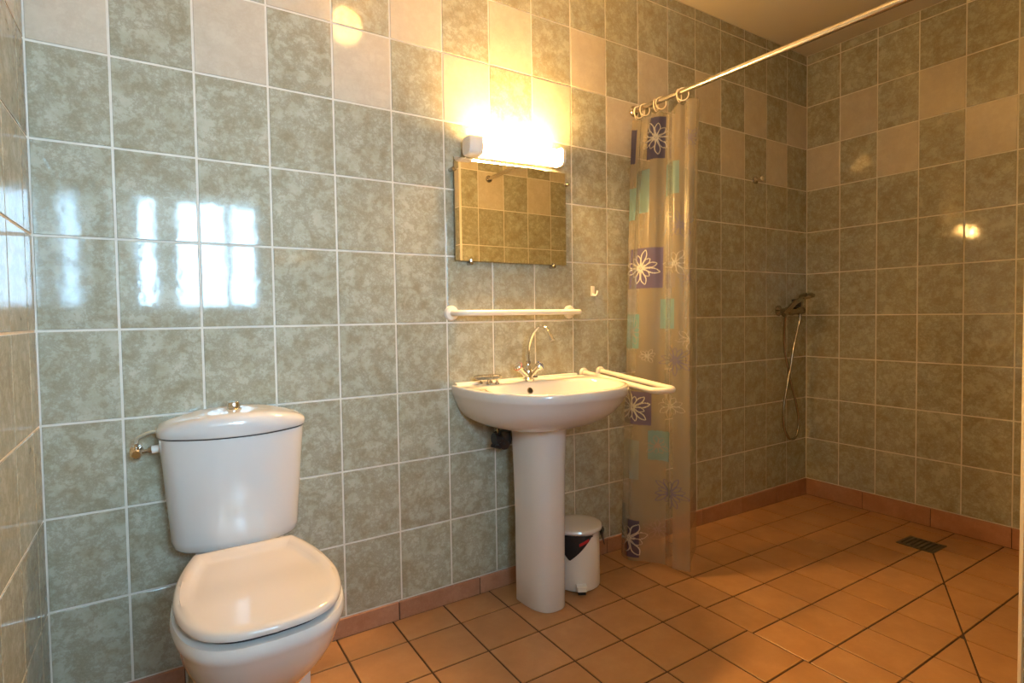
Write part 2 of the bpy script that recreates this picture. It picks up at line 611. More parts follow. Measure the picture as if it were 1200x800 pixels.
# ------------------------------------------------------------------ skirting tiles
def skirting(name, segs, wallpos, axis, grout):
    """segs: list of (start, end) along the wall; tiles stand 8 mm proud."""
    base = None
    for k, (a, b2) in enumerate(segs):
        bm = bmesh.new()
        zt = ZL[0] - 0.0015
        if axis == 'x':
            z0, z1 = floor_z(a) , floor_z(b2)
            x0, x1 = a + 0.0024, b2 - 0.0024
            rr = [[(x, 0.0015, floor_z(x) + 0.003), (x, -0.0075, floor_z(x) + 0.003), (x, -0.0075, zt - 0.0015), (x, -0.006, zt), (x, 0.0015, zt)] for x in (x0, x1)]
        else:
            y0, y1 = -(a + 0.0017), -(b2 - 0.0017)
            X = wallpos
            zf = floor_z(X) + 0.003 if axis == 'r' else 0.003
            s = -1 if axis == 'r' else 1
            rr = [[(X - s * 0.0015, y, zf), (X + s * 0.0075, y, zf), (X + s * 0.0075, y, zt - 0.0015), (X + s * 0.006, y, zt), (X - s * 0.0015, y, zt)] for y in (y0, y1)]
        loft(bm, rr)
        if base is None:
            base = bpy.data.objects.new(name, None)
            COL.objects.link(base); tag(base, kind='structure')
        obj('skirting_tile', bm, M_SKIRT, base, None)
        bm = bmesh.new()
        if axis == 'x':
            loft(bm, [[(x, 0.0012, floor_z(x)), (x, -0.004, floor_z(x)), (x, -0.004, zt - 0.004), (x, 0.0012, zt - 0.004)] for x in (a + 0.0002, b2 - 0.0002)])
        else:
            loft(bm, [[(X - s * 0.0012, y, zf - 0.003), (X + s * 0.004, y, zf - 0.003), (X + s * 0.004, y, zt - 0.004), (X - s * 0.0012, y, zt - 0.004)] for y in (-a - 0.0002, -b2 + 0.0002)])
        obj('joint_filler', bm, M_FGROUT, base, None)
    return base


skirting('baseboard_back', [(XL + 0.009, 0.327)] + [(0.657 + 0.330 * i, 0.987 + 0.330 * i) for i in range(0, 8)] + [(3.297, XR - 0.008)], 0, 'x', True)
skirting('baseboard_right', [(0.0005, 0.3335), (0.3335, 0.669), (0.669, 0.9985), (0.9985, 1.33), (1.33, -YA - 0.002)], XR, 'r', True)
skirting('baseboard_left', [(0.009 + 0.33 * i, 0.339 + 0.33 * i) for i in range(0, 6)], XL, 'l', True)


# ------------------------------------------------------------------ toilet
CX = 0.473
half = [(0.0, -0.702), (0.075, -0.692), (0.128, -0.655), (0.160, -0.590), (0.1745, -0.505), (0.174, -0.43), (0.164, -0.345), (0.146, -0.270), (0.125, -0.205)]
lid_out = smooth_path([(p[0], p[1], 0) for p in half], 6)
lid_out = [(p.x, p.y) for p in lid_out]
full = lid_out + [(x, -0.203) for x in (0.10, 0.05)] + [(0, -0.203)] + [(-x, -0.203) for x in (0.05, 0.10)] + [(-x, y) for x, y in reversed(lid_out[1:])]
CYL = -0.45


def lid_ring(inset, z, fz=None, sc=None):
    R = []
    for x, y in full:
        d = Vector((x, y - CYL))
        l = d.length
        k = (l - inset) / l if sc is None else sc
        px, py = x * k, CYL + (y - CYL) * k
        R.append((CX + px, py, z + (fz(px, py, k) if fz else 0)))
    return R


def dish(px, py, k):
    e = 1 - k
    w = sstep(0.10, 0.26, e) * sstep(-0.56, -0.36, py)
    return -0.013 * w


toilet = thing('toilet', 'white close-coupled toilet with its ivory lid closed, standing against the tiled wall', 'toilet', (CX, -0.35, 0))
# pan
bm = bmesh.new()


PAN_HALF = [(p[0], p[1]) for p in half] + [(0.116, -0.15), (0.110, -0.10), (0.104, -0.055)]
PAN_HALF = [(p.x / 0.1745, (p.y + 0.055) / -0.647) for p in smooth_path([(x, y, 0) for x, y in PAN_HALF], 4)]


def pan_ring(hw, yf, yb, z, rear=1.0):
    """plan of the pan: hw half width, yf front, yb rear; the rear is narrowed by 'rear'."""
    P = [(hw * x * (1 if t > 0.75 else 1 - (1 - rear) * sstep(0.75, 0.2, t)), yb + (yf - yb) * t, z) for x, t in PAN_HALF]
    w = P[-1][0]
    return [(CX + x, y, z) for x, y, z in P] + [(CX + w * k, yb, z) for k in (0.5, 0.0, -0.5)] + [(CX - x, y, z) for x, y, z in reversed(P[1:])]


loft(bm, [pan_ring(0.105, -0.47, -0.06, 0.001), pan_ring(0.108, -0.475, -0.06, 0.012), pan_ring(0.100, -0.455, -0.06, 0.07),
          pan_ring(0.098, -0.45, -0.055, 0.13), pan_ring(0.108, -0.49, -0.05, 0.18), pan_ring(0.128, -0.555, -0.05, 0.235),
          pan_ring(0.150, -0.625, -0.05, 0.295), pan_ring(0.165, -0.668, -0.05, 0.345), pan_ring(0.1735, -0.690, -0.05, 0.385),
          pan_ring(0.177, -0.699, -0.05, 0.402), pan_ring(0.1805, -0.7055, -0.05, 0.412), pan_ring(0.1815, -0.7065, -0.05, 0.422),
          pan_ring(0.1800, -0.7045, -0.05, 0.431), pan_ring(0.178, -0.702, -0.055, 0.437), pan_ring(0.166, -0.69, -0.06, 0.438),
          ], True, True, True)
obj('pan', bm, M_PORC, toilet, 60)
# inset seat ring below the lid, coloured dark as the gap's shade
bm = bmesh.new()
loft(bm, [lid_ring(0.022, 0.4385), lid_ring(0.022, 0.449)], True, True, True)
tag(obj('seat_gap_shade', bm, M_GAP, toilet, 40), 'seat ring painted dark as the shade between lid and rim')
bm = bmesh.new()
rings = [lid_ring(0.006, 0.4495), lid_ring(0.0005, 0.453), lid_ring(0.0, 0.458), lid_ring(0.002, 0.464), lid_ring(0.007, 0.468), lid_ring(0.014, 0.4695)]
for sc in (0.92, 0.87, 0.82, 0.77, 0.72, 0.66, 0.58, 0.48, 0.36, 0.22, 0.1):
    rings.append(lid_ring(0, 0.4705, dish, sc))
R = loft(bm, rings, True, True, False)
fan(bm, R[-1], (CX, CYL, 0.4705 + dish(0, CYL, 0)))
obj('lid', bm, M_SEAT, toilet, 50)
# hinges
for s in (-1, 1):
    bm = bmesh.new()
    tube(bm, [(CX + s * 0.07 - 0.022, -0.193, 0.449), (CX + s * 0.07 + 0.022, -0.193, 0.449)], 0.010, 12)
    obj('hinge', bm, M_SEAT, toilet, 40)


# tank
def tank_ring(a, yfront, yside, z, yb=-0.016, n=40):
    """bowed front: sides at yside, centre at yfront."""
    pts = []
    rc = 0.03
    for i in range(n + 1):
        t = -1 + 2 * i / n
        x = a * t
        edge = 1 - (1 - sstep(0, 1, (1 - abs(t)) / 0.14)) ** 1
        y = yside + (yfront - yside) * (1 - abs(t) ** 2.2)
        k = math.sqrt(max(0, 1 - max(0, (abs(t) - (1 - rc / a)) / (rc / a)) ** 2))
        y = y + (1 - k) * rc
        pts.append((CX - 0.003 + x, y, z))
    pts += [(CX - 0.003 + a, yb, z), (CX - 0.003 + a * 0.5, yb, z), (CX - 0.003, yb, z), (CX - 0.003 - a * 0.5, yb, z), (CX - 0.003 - a, yb, z)]
    return pts


bm = bmesh.new()
rs = []
for a, yf2, ys, z in ((0.146, -0.165, -0.105, 0.4460), (0.157, -0.180, -0.110, 0.448), (0.164, -0.189, -0.113, 0.456), (0.1675, -0.193, -0.115, 0.475),
                      (0.170, -0.195, -0.116, 0.52), (0.1755, -0.199, -0.118, 0.59), (0.181, -0.203, -0.120, 0.67), (0.189, -0.207, -0.122, 0.766)):
    rs.append(tank_ring(a, yf2, ys, z))
loft(bm, rs)
obj('tank', bm, M_PORC, toilet, 60)
bm = bmesh.new()
# dark joint under the tank lid, then the domed lid
loft(bm, [tank_ring(0.1865, -0.204, -0.119, 0.7655), tank_ring(0.1865, -0.204, -0.119, 0.7705)])
tag(obj('lid_joint', bm, M_GAP, toilet, 60), 'dark joint line under the tank lid')
bm = bmesh.new()


def dome(R, top):
    out = []
    for x, y, z in R:
        t = abs(x - CX + 0.003) / 0.194
        out.append((x, y, z + top * (0.036 * (1 - t ** 2.2))))
    return out


rs = [tank_ring(0.191, -0.210, -0.124, 0.770), tank_ring(0.1935, -0.213, -0.126, 0.773), dome(tank_ring(0.194, -0.2135, -0.1265, 0.783), 0.55),
      dome(tank_ring(0.192, -0.210, -0.1245, 0.789), 0.85), dome(tank_ring(0.187, -0.200, -0.118, 0.792), 1.0), dome(tank_ring(0.180, -0.180, -0.108, 0.7935), 1.05),
      dome(tank_ring(0.165, -0.14, -0.095, 0.7935), 1.08)]
loft(bm, rs)
obj('tank_lid', bm, M_PORC, toilet, 45)
bm = bmesh.new()
spin(bm, [(0.020, 0), (0.021, 0.004), (0.0165, 0.006), (0.0165, 0.022), (0.015, 0.0245), (0.001, 0.0245)], (CX - 0.006, -0.105, 0.829), (0, 0, 1), 24)
obj('flush_button', bm, M_CHROME, toilet, 40)
bm = bmesh.new()
box(bm, 0.562, 0.640, -0.20, -0.075, 0.001, 0.095, 0.010)
obj('foot_cover', bm, M_PORC, toilet, 40)

# stop valve and filler hose left of the tank
valve = thing('stop_valve', 'chrome water stop valve on the wall left of the toilet tank', 'valve', (0.229, 0, 0.725))
bm = bmesh.new()
spin(bm, [(0.017, 0), (0.017, 0.005), (0.008, 0.008), (0.008, 0.034), (0.011, 0.034), (0.011, 0.05), (0.001, 0.05)], (0.229, 0, 0.725), (0, -1, 0), 16)
tube(bm, [(0.229, -0.04, 0.725), (0.229, -0.04, 0.752)], 0.007, 10)
obj('valve_body', bm, M_CHROME, valve, 40)
bm = bmesh.new()
for k in range(6):
    a = k * PI / 3
    tube(bm, [(0.229, -0.058, 0.725), (0.229 + 0.011 * math.cos(a), -0.058, 0.725 + 0.011 * math.sin(a))], 0.0055, 8)
spin(bm, [(0.012, 0), (0.014, 0.004), (0.014, 0.014), (0.010, 0.018), (0.001, 0.018)], (0.229, -0.049, 0.725), (0, -1, 0), 16)
obj('handwheel', bm, M_CHROME, valve, 40)
bm = bmesh.new()
tube(bm, smooth_path([(0.229, -0.04, 0.750), (0.232, -0.042, 0.765), (0.250, -0.048, 0.776), (0.270, -0.054, 0.782), (0.282, -0.056, 0.776), (0.2815, -0.056, 0.765)], 6), 0.0048, 10)
tag(obj('filler_hose', bm, M_HOSE, valve, 40), 'pale braided filler hose')
bm = bmesh.new()
tube(bm, [(0.236, -0.050, 0.728), (0.268, -0.056, 0.733)], 0.005, 10)
tube(bm, [(0.258, -0.054, 0.7315), (0.266, -0.056, 0.733)], 0.009, 12)
obj('side_pipe', bm, M_DCHROME, valve, 40)
bm = bmesh.new()
tube(bm, [(0.266, -0.056, 0.733), (0.2895, -0.060, 0.735)], 0.011, 14)
obj('white_nut', bm, M_WPLAS, valve, 40)

# ------------------------------------------------------------------ washbasin
BX = 1.512
basin = thing('washbasin', 'white D-shaped porcelain washbasin on its pedestal under the mirror', 'washbasin', (BX, 0, 0.67))
NB = 72


def basin_out(t):
    """t in 0..1 round the outline, starting back-left, front, back-right, then along the wall."""
    pass


oh = [(0.0, -0.482), (0.08, -0.478), (0.155, -0.458), (0.215, -0.418), (0.262, -0.350), (0.292, -0.265), (0.305, -0.175), (0.308, -0.09), (0.303, -0.03), (0.2995, -0.002)]
oh = [(p.x, p.y) for p in smooth_path([(x, y, 0) for x, y in oh], 4)]
b_out = oh + [(x, -0.002) for x in (0.25, 0.2, 0.15, 0.1, 0.05, 0.0, -0.05, -0.1, -0.15, -0.2, -0.25)] + [(-x, y) for x, y in reversed(oh[1:])]
NBO = len(b_out)


def b_ring(k, dy, z, ymin=None, inset=None):
    """outline scaled by k about (0, dy)."""
    R = []
    for x, y in b_out:
        if inset is not None:
            d = Vector((x, y - (-0.24))); l = d.length
            kk = (l - inset) / l
            px, py = x * kk, -0.24 + (y + 0.24) * kk
            if py > -0.002: py = -0.002
        else:
            px, py = x * k, dy + (y - dy) * k
        R.append((BX + px, min(py, -0.002), z))
    return R


def wall_ring(kx, ky, z):
    """outer shell: narrower and shallower, back edge stays on the wall."""
    return [(BX + x * kx, -0.002 + (y + 0.002) * ky, z) for x, y in b_out]


def inner_ring(hx, yb, yf, z):
    R = []
    yc = (yb + yf) / 2
    for x, y in b_out:
        # same parameter as the outline: direction from the centre
        ang = math.atan2((y + 0.24) / 0.24, x / 0.308)
        c, s = math.cos(ang), math.sin(ang)
        e = 2.5
        px = hx * math.copysign(abs(c) ** (2 / e), c)
        py = yc + (yb - yc if s > 0 else yc - yf) * math.copysign(abs(s) ** (2 / (3.0 if s > 0 else 2.1)), s)
        R.append((BX + px, py, z))
    return R


bm = bmesh.new()
rings = [wall_ring(0.40, 0.52, 0.668), wall_ring(0.56, 0.62, 0.672), wall_ring(0.70, 0.71, 0.684), wall_ring(0.82, 0.81, 0.708), wall_ring(0.90, 0.89, 0.738),
         wall_ring(0.955, 0.95, 0.772), wall_ring(0.975, 0.972, 0.790), wall_ring(0.988, 0.985, 0.796), wall_ring(0.996, 0.995, 0.804),
         wall_ring(1.0, 1.0, 0.818), wall_ring(0.997, 0.997, 0.827), wall_ring(0.99, 0.99, 0.8315), wall_ring(0.975, 0.976, 0.832),
         inner_ring(0.276, -0.105, -0.456, 0.8315), inner_ring(0.270, -0.109, -0.450, 0.828), inner_ring(0.262, -0.114, -0.442, 0.818),
         inner_ring(0.247, -0.122, -0.428, 0.790), inner_ring(0.222, -0.136, -0.405, 0.755), inner_ring(0.185, -0.155, -0.375, 0.728),
         inner_ring(0.13, -0.185, -0.335, 0.713), inner_ring(0.06, -0.225, -0.285, 0.707)]
R = loft(bm, rings, True, True, False)
fan(bm, R[-1], (BX, -0.255, 0.705))
obj('bowl', bm, M_PORC, basin, 60)
# raised splash ledge along the wall
bm = bmesh.new()
loft(bm, [[(x, -0.003, 0.831), (x, -0.030, 0.831), (x, -0.027, 0.8385), (x, -0.022, 0.840), (x, -0.003, 0.840)] for x in (BX - 0.29, BX + 0.285)])
obj('back_ledge', bm, M_PORC, basin, 40)
bm = bmesh.new()
hn = Vector((0, -0.93, 0.36)).normalized()
spin(bm, [(0.0125, -0.002), (0.0125, 0.003), (0.0095, 0.0035), (0.0090, 0.0015), (0.001, 0.0015)], (1.488, -0.1215, 0.7995), hn, 20)
tag(obj('overflow_ring', bm, M_DCHROME, basin, 40), 'small round overflow hole ring')
bm = bmesh.new()
spin(bm, [(0.0088, 0.0018), (0.0088, 0.0024), (0.001, 0.0024)], (1.488, -0.1215, 0.7995), hn, 20)
tag(obj('overflow_hole', bm, M_BLACK, basin, 40), 'dark overflow hole')
bm = bmesh.new()
spin(bm, [(0.026, 0), (0.026, 0.002), (0.020, 0.004), (0.001, 0.005)], (BX, -0.255, 0.7055), (0, 0, 1), 20)
obj('drain_plug', bm, M_CHROME, basin, 40)

ped = thing('washbasin_pedestal', 'tall white porcelain pedestal carrying the washbasin', 'pedestal', (1.49, -0.18, 0))


def ped_ring(cx, a, yf, yb, z, n=32):
    pts = []
    for i in range(n + 1):
        t = PI * i / n
        c, s = math.cos(t), math.sin(t)
        e = 2.7
        pts.append((cx - a * math.copysign(abs(c) ** (2 / e), c), yb + (yf - yb) * abs(s) ** (2 / e), z))
    return pts


bm = bmesh.new()
loft(bm, [ped_ring(1.489, 0.076, -0.283, -0.125, 0.001), ped_ring(1.489, 0.078, -0.285, -0.125, 0.006), ped_ring(1.490, 0.078, -0.284, -0.122, 0.12),
          ped_ring(1.496, 0.081, -0.275, -0.118, 0.32), ped_ring(1.502, 0.087, -0.268, -0.11, 0.52), ped_ring(1.508, 0.093, -0.268, -0.10, 0.6655)])
obj('column', bm, M_PORC, ped, 60)

# black waste trap and supply under the basin
trap = thing('waste_trap', 'black plastic waste trap under the washbasin, left of the pedestal', 'pipe', (1.39, 0, 0.61))
bm = bmesh.new()
tube(bm, smooth_path([(1.398, -0.012, 0.615), (1.398, -0.06, 0.615), (1.395, -0.085, 0.605), (1.380, -0.1, 0.60)], 5), 0.021, 14)
tube(bm, [(1.352, -0.085, 0.622), (1.455, -0.085, 0.622)], 0.017, 14)
tube(bm, [(1.395, -0.085, 0.600), (1.395, -0.085, 0.650)], 0.024, 14)
obj('trap_body', bm, M_BLACK, trap, 40)
bm = bmesh.new()
tube(bm, [(1.345, -0.085, 0.622), (1.358, -0.085, 0.622)], 0.024, 14)
tube(bm, [(1.335, -0.085, 0.600), (1.372, -0.085, 0.588)], 0.007, 10)
obj('trap_nut', bm, M_BLACK, trap, 40)
bm = bmesh.new()
tube(bm, [(1.384, -0.052, 0.633), (1.384, -0.052, 0.664)], 0.005, 10)
obj('supply_pipe', bm, M_DCHROME, trap, 40)

# faucet
FX, FY, FZ = 1.513, -0.075, 0.8335
tap = thing('basin_faucet', 'chrome mixer faucet with tall curved spout and two knobs on the washbasin', 'faucet', (FX, FY, FZ))
bm = bmesh.new()
spin(bm, [(0.023, -0.001), (0.023, 0.006), (0.016, 0.012), (0.0145, 0.03), (0.013, 0.05), (0.008, 0.056), (0.0075, 0.066)], (FX, FY, FZ), (0, 0, 1), 20)
for s in (-1, 1):
    tube(bm, [(FX, FY, FZ + 0.012), (FX + s * 0.040, FY - 0.004, FZ + 0.050)], [0.0125, 0.0105], 14)
obj('faucet_body', bm, M_CHROME, tap, 40)
bm = bmesh.new()
sp = smooth_path([(FX, FY, FZ + 0.055), (FX, FY, FZ + 0.10), (FX + 0.002, FY - 0.008, FZ + 0.145), (FX + 0.006, FY - 0.032, FZ + 0.190), (FX + 0.010, FY - 0.068, FZ + 0.215),
                  (FX + 0.014, FY - 0.105, FZ + 0.207), (FX + 0.017, FY - 0.128, FZ + 0.178)], 7)
tube(bm, sp, 0.0062, 14)
obj('spout', bm, M_CHROME, tap, 40)
bm = bmesh.new()
d = (sp[-1] - sp[-3]).normalized()
tube(bm, [sp[-1] - d * 0.002, sp[-1] + d * 0.020], 0.0098, 16)
obj('aerator', bm, M_CHROME, tap, 40)
bm = bmesh.new()
tube(bm, [(FX, FY, FZ + 0.064), (FX, FY, FZ + 0.078)], 0.0095, 14)
obj('swivel_nut', bm, M_DCHROME, tap, 40)
for s, mm in ((-1, M_REDCAP), (1, M_BLUECAP)):
    o_ = Vector((FX + s * 0.038, FY - 0.004, FZ + 0.048)); ax = Vector((s * 0.78, -0.22, 0.60)).normalized()
    bm = bmesh.new()
    spin(bm, [(0.011, 0), (0.0165, 0.004), (0.0175, 0.012), (0.0165, 0.022), (0.012, 0.027), (0.001, 0.028)], o_, ax, 12)
    kn = obj('knob', bm, M_CHROME, tap, 30)
    bm = bmesh.new()
    spin(bm, [(0.0178, 0.0), (0.0186, 0.002), (0.0178, 0.004)], o_ + ax * 0.017, ax, 20)
    tag(obj('marker_ring', bm, mm, kn, 40), 'red ring on the hot knob' if s < 0 else 'blue ring on the cold knob')
bm = bmesh.new()
tube(bm, smooth_path([(FX + 0.012, FY + 0.026, FZ + 0.009), (FX + 0.035, FY + 0.027, FZ + 0.009), (FX + 0.062, FY + 0.028, FZ + 0.0088)], 4), 0.0030, 8)
tag(obj('pop_up_lever', bm, M_GAP, tap, 40), 'dark lever lying behind the faucet')

# soap dish
sd = thing('soap_dish', 'small clear soap dish with metal feet at the left end of the washbasin', 'soap dish', (1.335, -0.06, 0.832))
bm = bmesh.new()
rs = []
for k, z in ((0.55, 0.8505), (0.8, 0.851), (0.96, 0.856), (1.0, 0.862), (0.97, 0.862), (0.8, 0.8545), (0.5, 0.853)):
    rs.append([(1.335 + 0.056 * k * math.copysign(abs(math.cos(t)) ** 0.8, math.cos(t)), -0.062 + 0.036 * k * math.copysign(abs(math.sin(t)) ** 0.8, math.sin(t)), z)
               for t in [2 * PI * i / 28 for i in range(28)]])
loft(bm, rs)
obj('tray', bm, M_CLEAR, sd, 50)
bm = bmesh.new()
tube(bm, [(1.335 + 0.0565 * math.cos(t), -0.062 + 0.0365 * math.sin(t), 0.8635) for t in [2 * PI * i / 32 for i in range(32)]], 0.0016, 6, closed=True)
obj('rim', bm, M_DCHROME, sd, 40)
for dx, dy in ((-0.012, -0.026), (0.026, -0.026), (-0.02, 0.02), (0.024, 0.02)):
    bm = bmesh.new()
    spin(bm, [(0.0085, 0), (0.0085, 0.006), (0.004, 0.009), (0.004, 0.018)], (1.335 + dx, -0.062 + dy, 0.8325), (0, 0, 1), 14)
    obj('foot', bm, M_DCHROME, sd, 40)

# ------------------------------------------------------------------ mirror with four clips
mir = thing('wall_mirror', 'rectangular frameless mirror held by small clips above the washbasin', 'mirror', (1.49, 0, 1.30))
bm = bmesh.new()
box(bm, 1.230, 1.749, -0.022, -0.017, 1.301, 1.687)
mo = obj('mirror_glass', bm, M_MIRROR, mir, None)
mo.data.materials.append(M_MEDGE)
for p in mo.data.polygons:
    if abs(p.normal.y) < 0.5: p.material_index = 1
clips = [(1.2300, 1.638, (-1, 0)), (1.749, 1.641, (1, 0)), (1.292, 1.301, (0, -1)), (1.680, 1.301, (0, -1))]
for x, z, (dx, dz) in clips:
    bm = bmesh.new()
    spin(bm, [(0.0075, 0.0), (0.0075, 0.028), (0.006, 0.031), (0.001, 0.0315)], (x + dx * 0.0085, -0.001, z + dz * 0.0085), (0, -1, 0), 16)
    tube(bm, [(x + dx * 0.0085, -0.0265, z + dz * 0.0085), (x - dx * 0.006, -0.0265, z - dz * 0.006)], 0.0042, 8)
    obj('clip', bm, M_DCHROME, mir, 40)

# ------------------------------------------------------------------ strip light above the mirror
lamp = thing('mirror_light', 'lit white tube light fixed to the wall above the mirror', 'lamp', (1.48, 0, 1.72))
LY = -0.058


def lz(x):
    """the fitting hangs slightly tilted"""
    return 1.721 + (x - 1.26) * 0.035


bm = bmesh.new()
loft(bm, [[(x, y, lz(x) + d) for y, d in ((-0.001, -0.03), (-0.03, -0.03), (-0.03, 0.03), (-0.001, 0.03))] for x in (1.285, 1.690)])
obj('base', bm, M_WPLAS, lamp, 40)
bm = bmesh.new()
rs = []
for x in (1.3165, 1.685):
    rs.append([(x, LY + 0.0325 * math.cos(t), lz(x) + 0.0325 * math.sin(t)) for t in [2 * PI * i / 28 for i in range(28)]])
loft(bm, rs)
tag(obj('diffuser', bm, M_TUBE, lamp, 50), 'glowing opal tube diffuser')
for x0, x1 in ((1.262, 1.316), (1.6855, 1.703)):
    bm = bmesh.new()
    rs = []
    for x, k in ((x0, 0.86), (x0 + 0.004, 0.97), (x0 + 0.008, 1.0), (x1, 1.0)) if x0 < 1.5 else ((x0, 1.0), (x1 - 0.008, 1.0), (x1 - 0.003, 0.95), (x1, 0.84)):
        rs.append([(x, LY + k * 0.0365 * math.copysign(abs(math.cos(t)) ** 0.6, math.cos(t)), lz(x) + k * 0.037 * math.copysign(abs(math.sin(t)) ** 0.6, math.sin(t)))
                   for t in [2 * PI * (i + 0.5) / 24 for i in range(24)]])
    loft(bm, rs)
    obj('end_cap', bm, M_WPLAS, lamp, 40)

# ceiling globe (its glow shows in the tiles at the top left)
cl = thing('ceiling_light', 'lit round opal ceiling light in the middle of the room', 'lamp', (1.112, -0.912, ZC))
bm = bmesh.new()
spin(bm, [(0.06, 0), (0.06, 0.02), (0.05, 0.028)], (1.112, -0.912, ZC - 0.0005), (0, 0, -1), 24)
obj('base', bm, M_WPLAS, cl, 40)
bm = bmesh.new()
spin(bm, [(0.040, 0.024)] + [(0.076 * math.sin(a), 0.094 - 0.076 * math.cos(a)) for a in [PI * i / 14 for i in range(3, 15)]], (1.112, -0.912, ZC), (0, 0, -1), 28)
tag(obj('globe', bm, M_GLOBE, cl, 60), 'glowing opal globe')


# ------------------------------------------------------------------ grab rails, hooks
def flange(parent, org, axis, rad, mat):
    bm = bmesh.new()
    spin(bm, [(rad, 0), (rad, 0.006), (rad * 0.85, 0.012), (rad * 0.5, 0.014)], org, axis, 24)
    return obj('flange', bm, mat, parent, 40)


rail = thing('towel_rail', 'long horizontal white towel rail on the wall between mirror and washbasin', 'rail', (1.5, 0, 1.102))
zr = 1.103
bm = bmesh.new()
pts = [(1.216, -0.002, zr)] + [(1.216 + 0.03 - 0.03 * math.cos(a), -0.062 - 0.03 * math.sin(a), zr) for a in [PI / 2 * i / 6 for i in range(7)]] + \
      [(1.776 - 0.03 + 0.03 * math.sin(a), -0.062 - 0.03 * math.cos(a), zr) for a in [PI / 2 * i / 6 for i in range(7)]] + [(1.776, -0.002, zr)]
tube(bm, pts, 0.0110, 14)
obj('bar', bm, M_WENAM, rail, 50)
for x in (1.216, 1.776): flange(rail, (x, -0.0005, zr), (0, -1, 0), 0.029, M_WENAM)

gb = thing('grab_bar', 'white U-shaped folding grab bar sticking out from the wall right of the washbasin', 'grab bar', (1.9, 0, 0.83))
bm = bmesh.new()
za, ze = 0.834, 0.797
xa, xb = 1.853, 1.949
yend = -0.452
pts = [(xa, -0.004, za), (xa, -0.03, za)]
rr_ = (xb - xa) / 2
for i in range(13):
    a = PI * i / 12
    pts.append((xa + rr_ - rr_ * math.cos(a), yend + rr_ - rr_ * math.sin(a) * 1.0, ze + 0.003))
pts += [(xb, -0.03, za), (xb, -0.004, za)]
tube(bm, pts, 0.0125, 14)
obj('bar', bm, M_WENAM, gb, 50)
for x in (xa, xb): flange(gb, (x, -0.0005, za), (0, -1, 0), 0.0235, M_WENAM)

hk = thing('adhesive_hook', 'small white adhesive hook on the tiles right of the mirror', 'hook', (1.915, 0, 1.191))
bm = bmesh.new()
box(bm, 1.899, 1.919, -0.006, -0.0008, 1.172, 1.217, 0.002)
obj('plate', bm, M_WPLAS, hk, 40)
bm = bmesh.new()
tube(bm, smooth_path([(1.909, -0.004, 1.182), (1.910, -0.014, 1.176), (1.912, -0.026, 1.180), (1.914, -0.030, 1.196)], 5), 0.0042, 8)
obj('prong', bm, M_WPLAS, hk, 40)

ch = thing('shower_hook', 'small round chrome holder on the shower wall above the mixer', 'hook', (3.094, 0, 1.826))
bm = bmesh.new()
spin(bm, [(0.021, 0), (0.021, 0.006), (0.012, 0.010), (0.009, 0.014)], (3.092, -0.0005, 1.824), (0, -1, 0), 20)
obj('plate', bm, M_DCHROME, ch, 40)
bm = bmesh.new()
spin(bm, [(0.009, 0.0), (0.009, 0.018), (0.016, 0.022), (0.0175, 0.03), (0.014, 0.038), (0.001, 0.040)], (3.092, -0.012, 1.824), (0, -1, 0), 20)
obj('knob', bm, M_CHROME, ch, 40)

# ------------------------------------------------------------------ shower mixer and hand shower
mixer = thing('shower_mixer', 'chrome single-lever shower mixer on the shower wall near the corner', 'faucet', (3.40, 0, 1.10))
zm, ym = 1.098, -0.062
bm = bmesh.new()
tube(bm, [(3.300, ym, zm), (3.306, ym, zm), (3.452, ym, zm), (3.458, ym, zm)], [0.017, 0.022, 0.022, 0.017], 18)
obj('mixer_body', bm, M_SHOWER, mixer, 40)
for x in (3.312, 3.446):
    bm = bmesh.new()
    spin(bm, [(0.031, 0), (0.031, 0.005), (0.018, 0.014), (0.013, 0.018), (0.013, 0.055)], (x, -0.0005, zm), (0, -1, 0), 20)
    obj('wall_union', bm, M_SHOWER, mixer, 40)
bm = bmesh.new()
spin(bm, [(0.021, 0), (0.022, 0.02), (0.021, 0.045), (0.015, 0.052), (0.001, 0.053)], (3.41, ym, zm + 0.014), (0, -0.25, 1), 20)
obj('cartridge', bm, M_SHOWER, mixer, 40)
bm = bmesh.new()
tube(bm, smooth_path([(3.410, ym - 0.012, zm + 0.066), (3.420, ym - 0.04, zm + 0.074), (3.432, ym - 0.085, zm + 0.082)], 5), [0.013] * 5 + [0.011] * 3 + [0.008] * 3, 12)
obj('lever', bm, M_SHOWER, mixer, 40)
bm = bmesh.new()
tube(bm, [(3.432, ym, zm - 0.018), (3.432, ym, zm - 0.040)], 0.0105, 14)
obj('outlet', bm, M_SHOWER, mixer, 40)
bm = bmesh.new()
box(bm, 3.338, 3.386, ym - 0.036, ym - 0.002, zm + 0.018, zm + 0.066, 0.008)
tag(obj('holder', bm, M_BLACK, mixer, 40), 'black plastic handset holder')

